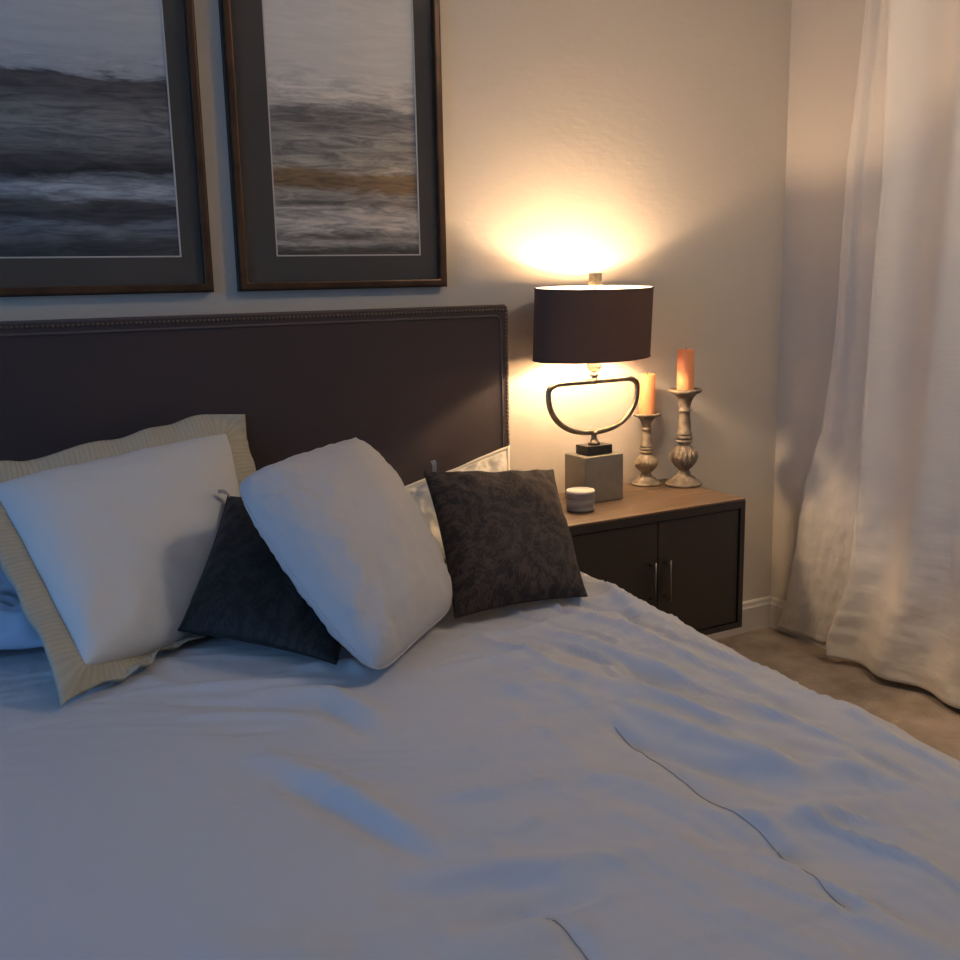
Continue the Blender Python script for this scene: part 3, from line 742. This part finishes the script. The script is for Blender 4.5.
# height fractions measured up the artwork
pa = painting('seascape_left', [(.0, (.022, .026, .032)), (.05, (.05, .055, .062)), (.095, (.12, .14, .165)), (.12, (.035, .04, .05)), (.17, (.06, .06, .062)), (.215, (.30, .34, .38)), (.245, (.16, .18, .20)), (.27, (.012, .014, .018)),
    (.31, (.06, .06, .062)), (.345, (.13, .13, .13)), (.40, (.20, .20, .195)), (.45, (.17, .165, .155)), (.50, (.105, .10, .10)), (.545, (.09, .08, .075)), (.565, (.07, .065, .065)), (.585, (.36, .37, .38)), (.75, (.44, .44, .43)), (1, (.42, .42, .41))], 3.3)
pb = painting('seascape_right', [(.0, (.05, .043, .036)), (.025, (.10, .09, .08)), (.045, (.30, .28, .25)), (.07, (.14, .125, .11)), (.10, (.45, .42, .37)), (.155, (.40, .37, .33)), (.185, (.16, .14, .12)), (.215, (.30, .28, .24)), (.24, (.16, .10, .05)), (.285, (.19, .13, .07)),
    (.305, (.34, .31, .26)), (.36, (.22, .21, .19)), (.42, (.26, .25, .23)), (.46, (.17, .16, .15)), (.50, (.20, .19, .18)), (.52, (.38, .36, .33)), (.56, (.50, .475, .43)), (.8, (.56, .53, .48)), (1, (.52, .50, .45))], 7.9)
picture(.068, .675, 'dark framed grey seascape painting with blue tones, the one at left', pa)
picture(.749, 1.361, 'dark framed grey seascape painting with ochre band, nearest the lamp', pb)

# ------------------------------------------------------------------ curtains
def edge_fn(pts):
    # pixel edge -> y at the curtain plane for a given height
    tab = []
    for px, py, x in pts:
        q = at_x(px, py, x); tab.append((q.z, q.y))
    tab.sort(); zs = [a for a, _ in tab]; ys = [b for _, b in tab]
    # extend to the rod
    def f(z):
        if z > zs[-1]: k = (ys[-1]-ys[-2])/(zs[-1]-zs[-2])*.5; return ys[-1]+k*(z-zs[-1])
        return float(np.interp(z, zs, ys))
    return f
def curtain(name, label, eL, eR, x0, folds, n_u, seed, hem, flare):
    zs = np.linspace(.024, 2.46, 220); us = np.linspace(0, 1, n_u)
    X = np.zeros((n_u, len(zs))); Y = X.copy(); Z = X.copy()
    for j, z in enumerate(zs):
        a, b = eL(z), eR(z)
        for i, u in enumerate(us):
            ph = 0; yy = a+(b-a)*u
            low = max(0, 1-z/1.1)
            fx = sum(A*math.exp(-((u-c-s*(z-1.2))/w)**2) for (c, w, A, s) in folds)
            wr = .008*fbm(u*2+seed, z*.9, 2, 2)+.006*low*fbm(u*5, z*14, seed, 3)+.004*low*fbm(u*14, z*22, seed, 3)
            xx = x0-fx-wr-flare*low**2
            X[i, j] = xx; Y[i, j] = yy; Z[i, j] = z+ (hem(u)*low**3)
    o = grid_mesh(name, X, Y, Z, CURT); m_ = o.modifiers.new('thick', 'SOLIDIFY'); m_.thickness = .003; m_.offset = 0
    tag(o, label, 'curtain', 'white curtains on the right wall'); return o
XC = 2.692
e1L = edge_fn([(868, 0, XC), (848, 160, XC), (836, 340, XC), (824, 430, XC), (808, 480, XC), (797, 545, XC), (788, 600, XC), (778, 628, XC)])
e1R = edge_fn([(905, 0, XC), (897, 176, XC), (885, 340, XC), (876, 498, XC), (866, 577, XC), (846, 640, XC)])
curtain('curtain', 'narrow swept white curtain panel nearest the room corner', e1L, e1R, XC+.02, [(.12, .16, .022, 0), (.55, .3, .012, .0), (.0, .06, .012, 0)], 60, 1.2, lambda u: 0, .0)
e2L = edge_fn([(893, 0, XC-.05), (885, 176, XC-.05), (873, 340, XC-.05), (863, 498, XC-.05), (855, 577, XC-.05), (833, 640, XC-.05)])
e2R = lambda z: -1.75
curtain('curtain', 'wide white curtain panel spreading to the right edge', e2L, e2R, XC-.02, [(.0, .045, .050, 0), (.19, .055, .050, .02), (.36, .06, .045, 0), (.47, .04, .02, 0), (.58, .05, .05, 0), (.7, .05, .03, 0), (.82, .05, .05, 0), (.94, .05, .04, 0)], 260, 4.8, lambda u: 0, .012)
bm = bmesh.new(); tube(bm, [(2.63, -.12, 2.50), (2.63, -1.85, 2.50)], .012, 12)
rod = obj('curtain_rod', bm, HANDLE, None, True); tag(rod, 'dark metal curtain rod above the white curtains', 'curtain rod')
for yy in (-.2, -1.78):
    bm = bmesh.new(); tube(bm, [(2.63, yy, 2.50), (XR-.0005, yy, 2.50)], .007, 8); obj('bracket', bm, HANDLE, rod)

sc = bpy.context.scene
sc.view_settings.view_transform = 'Standard'; sc.view_settings.look = 'None'; sc.view_settings.gamma = 1
sc.view_settings.use_curve_mapping = False; sc.view_settings.exposure = 1.4
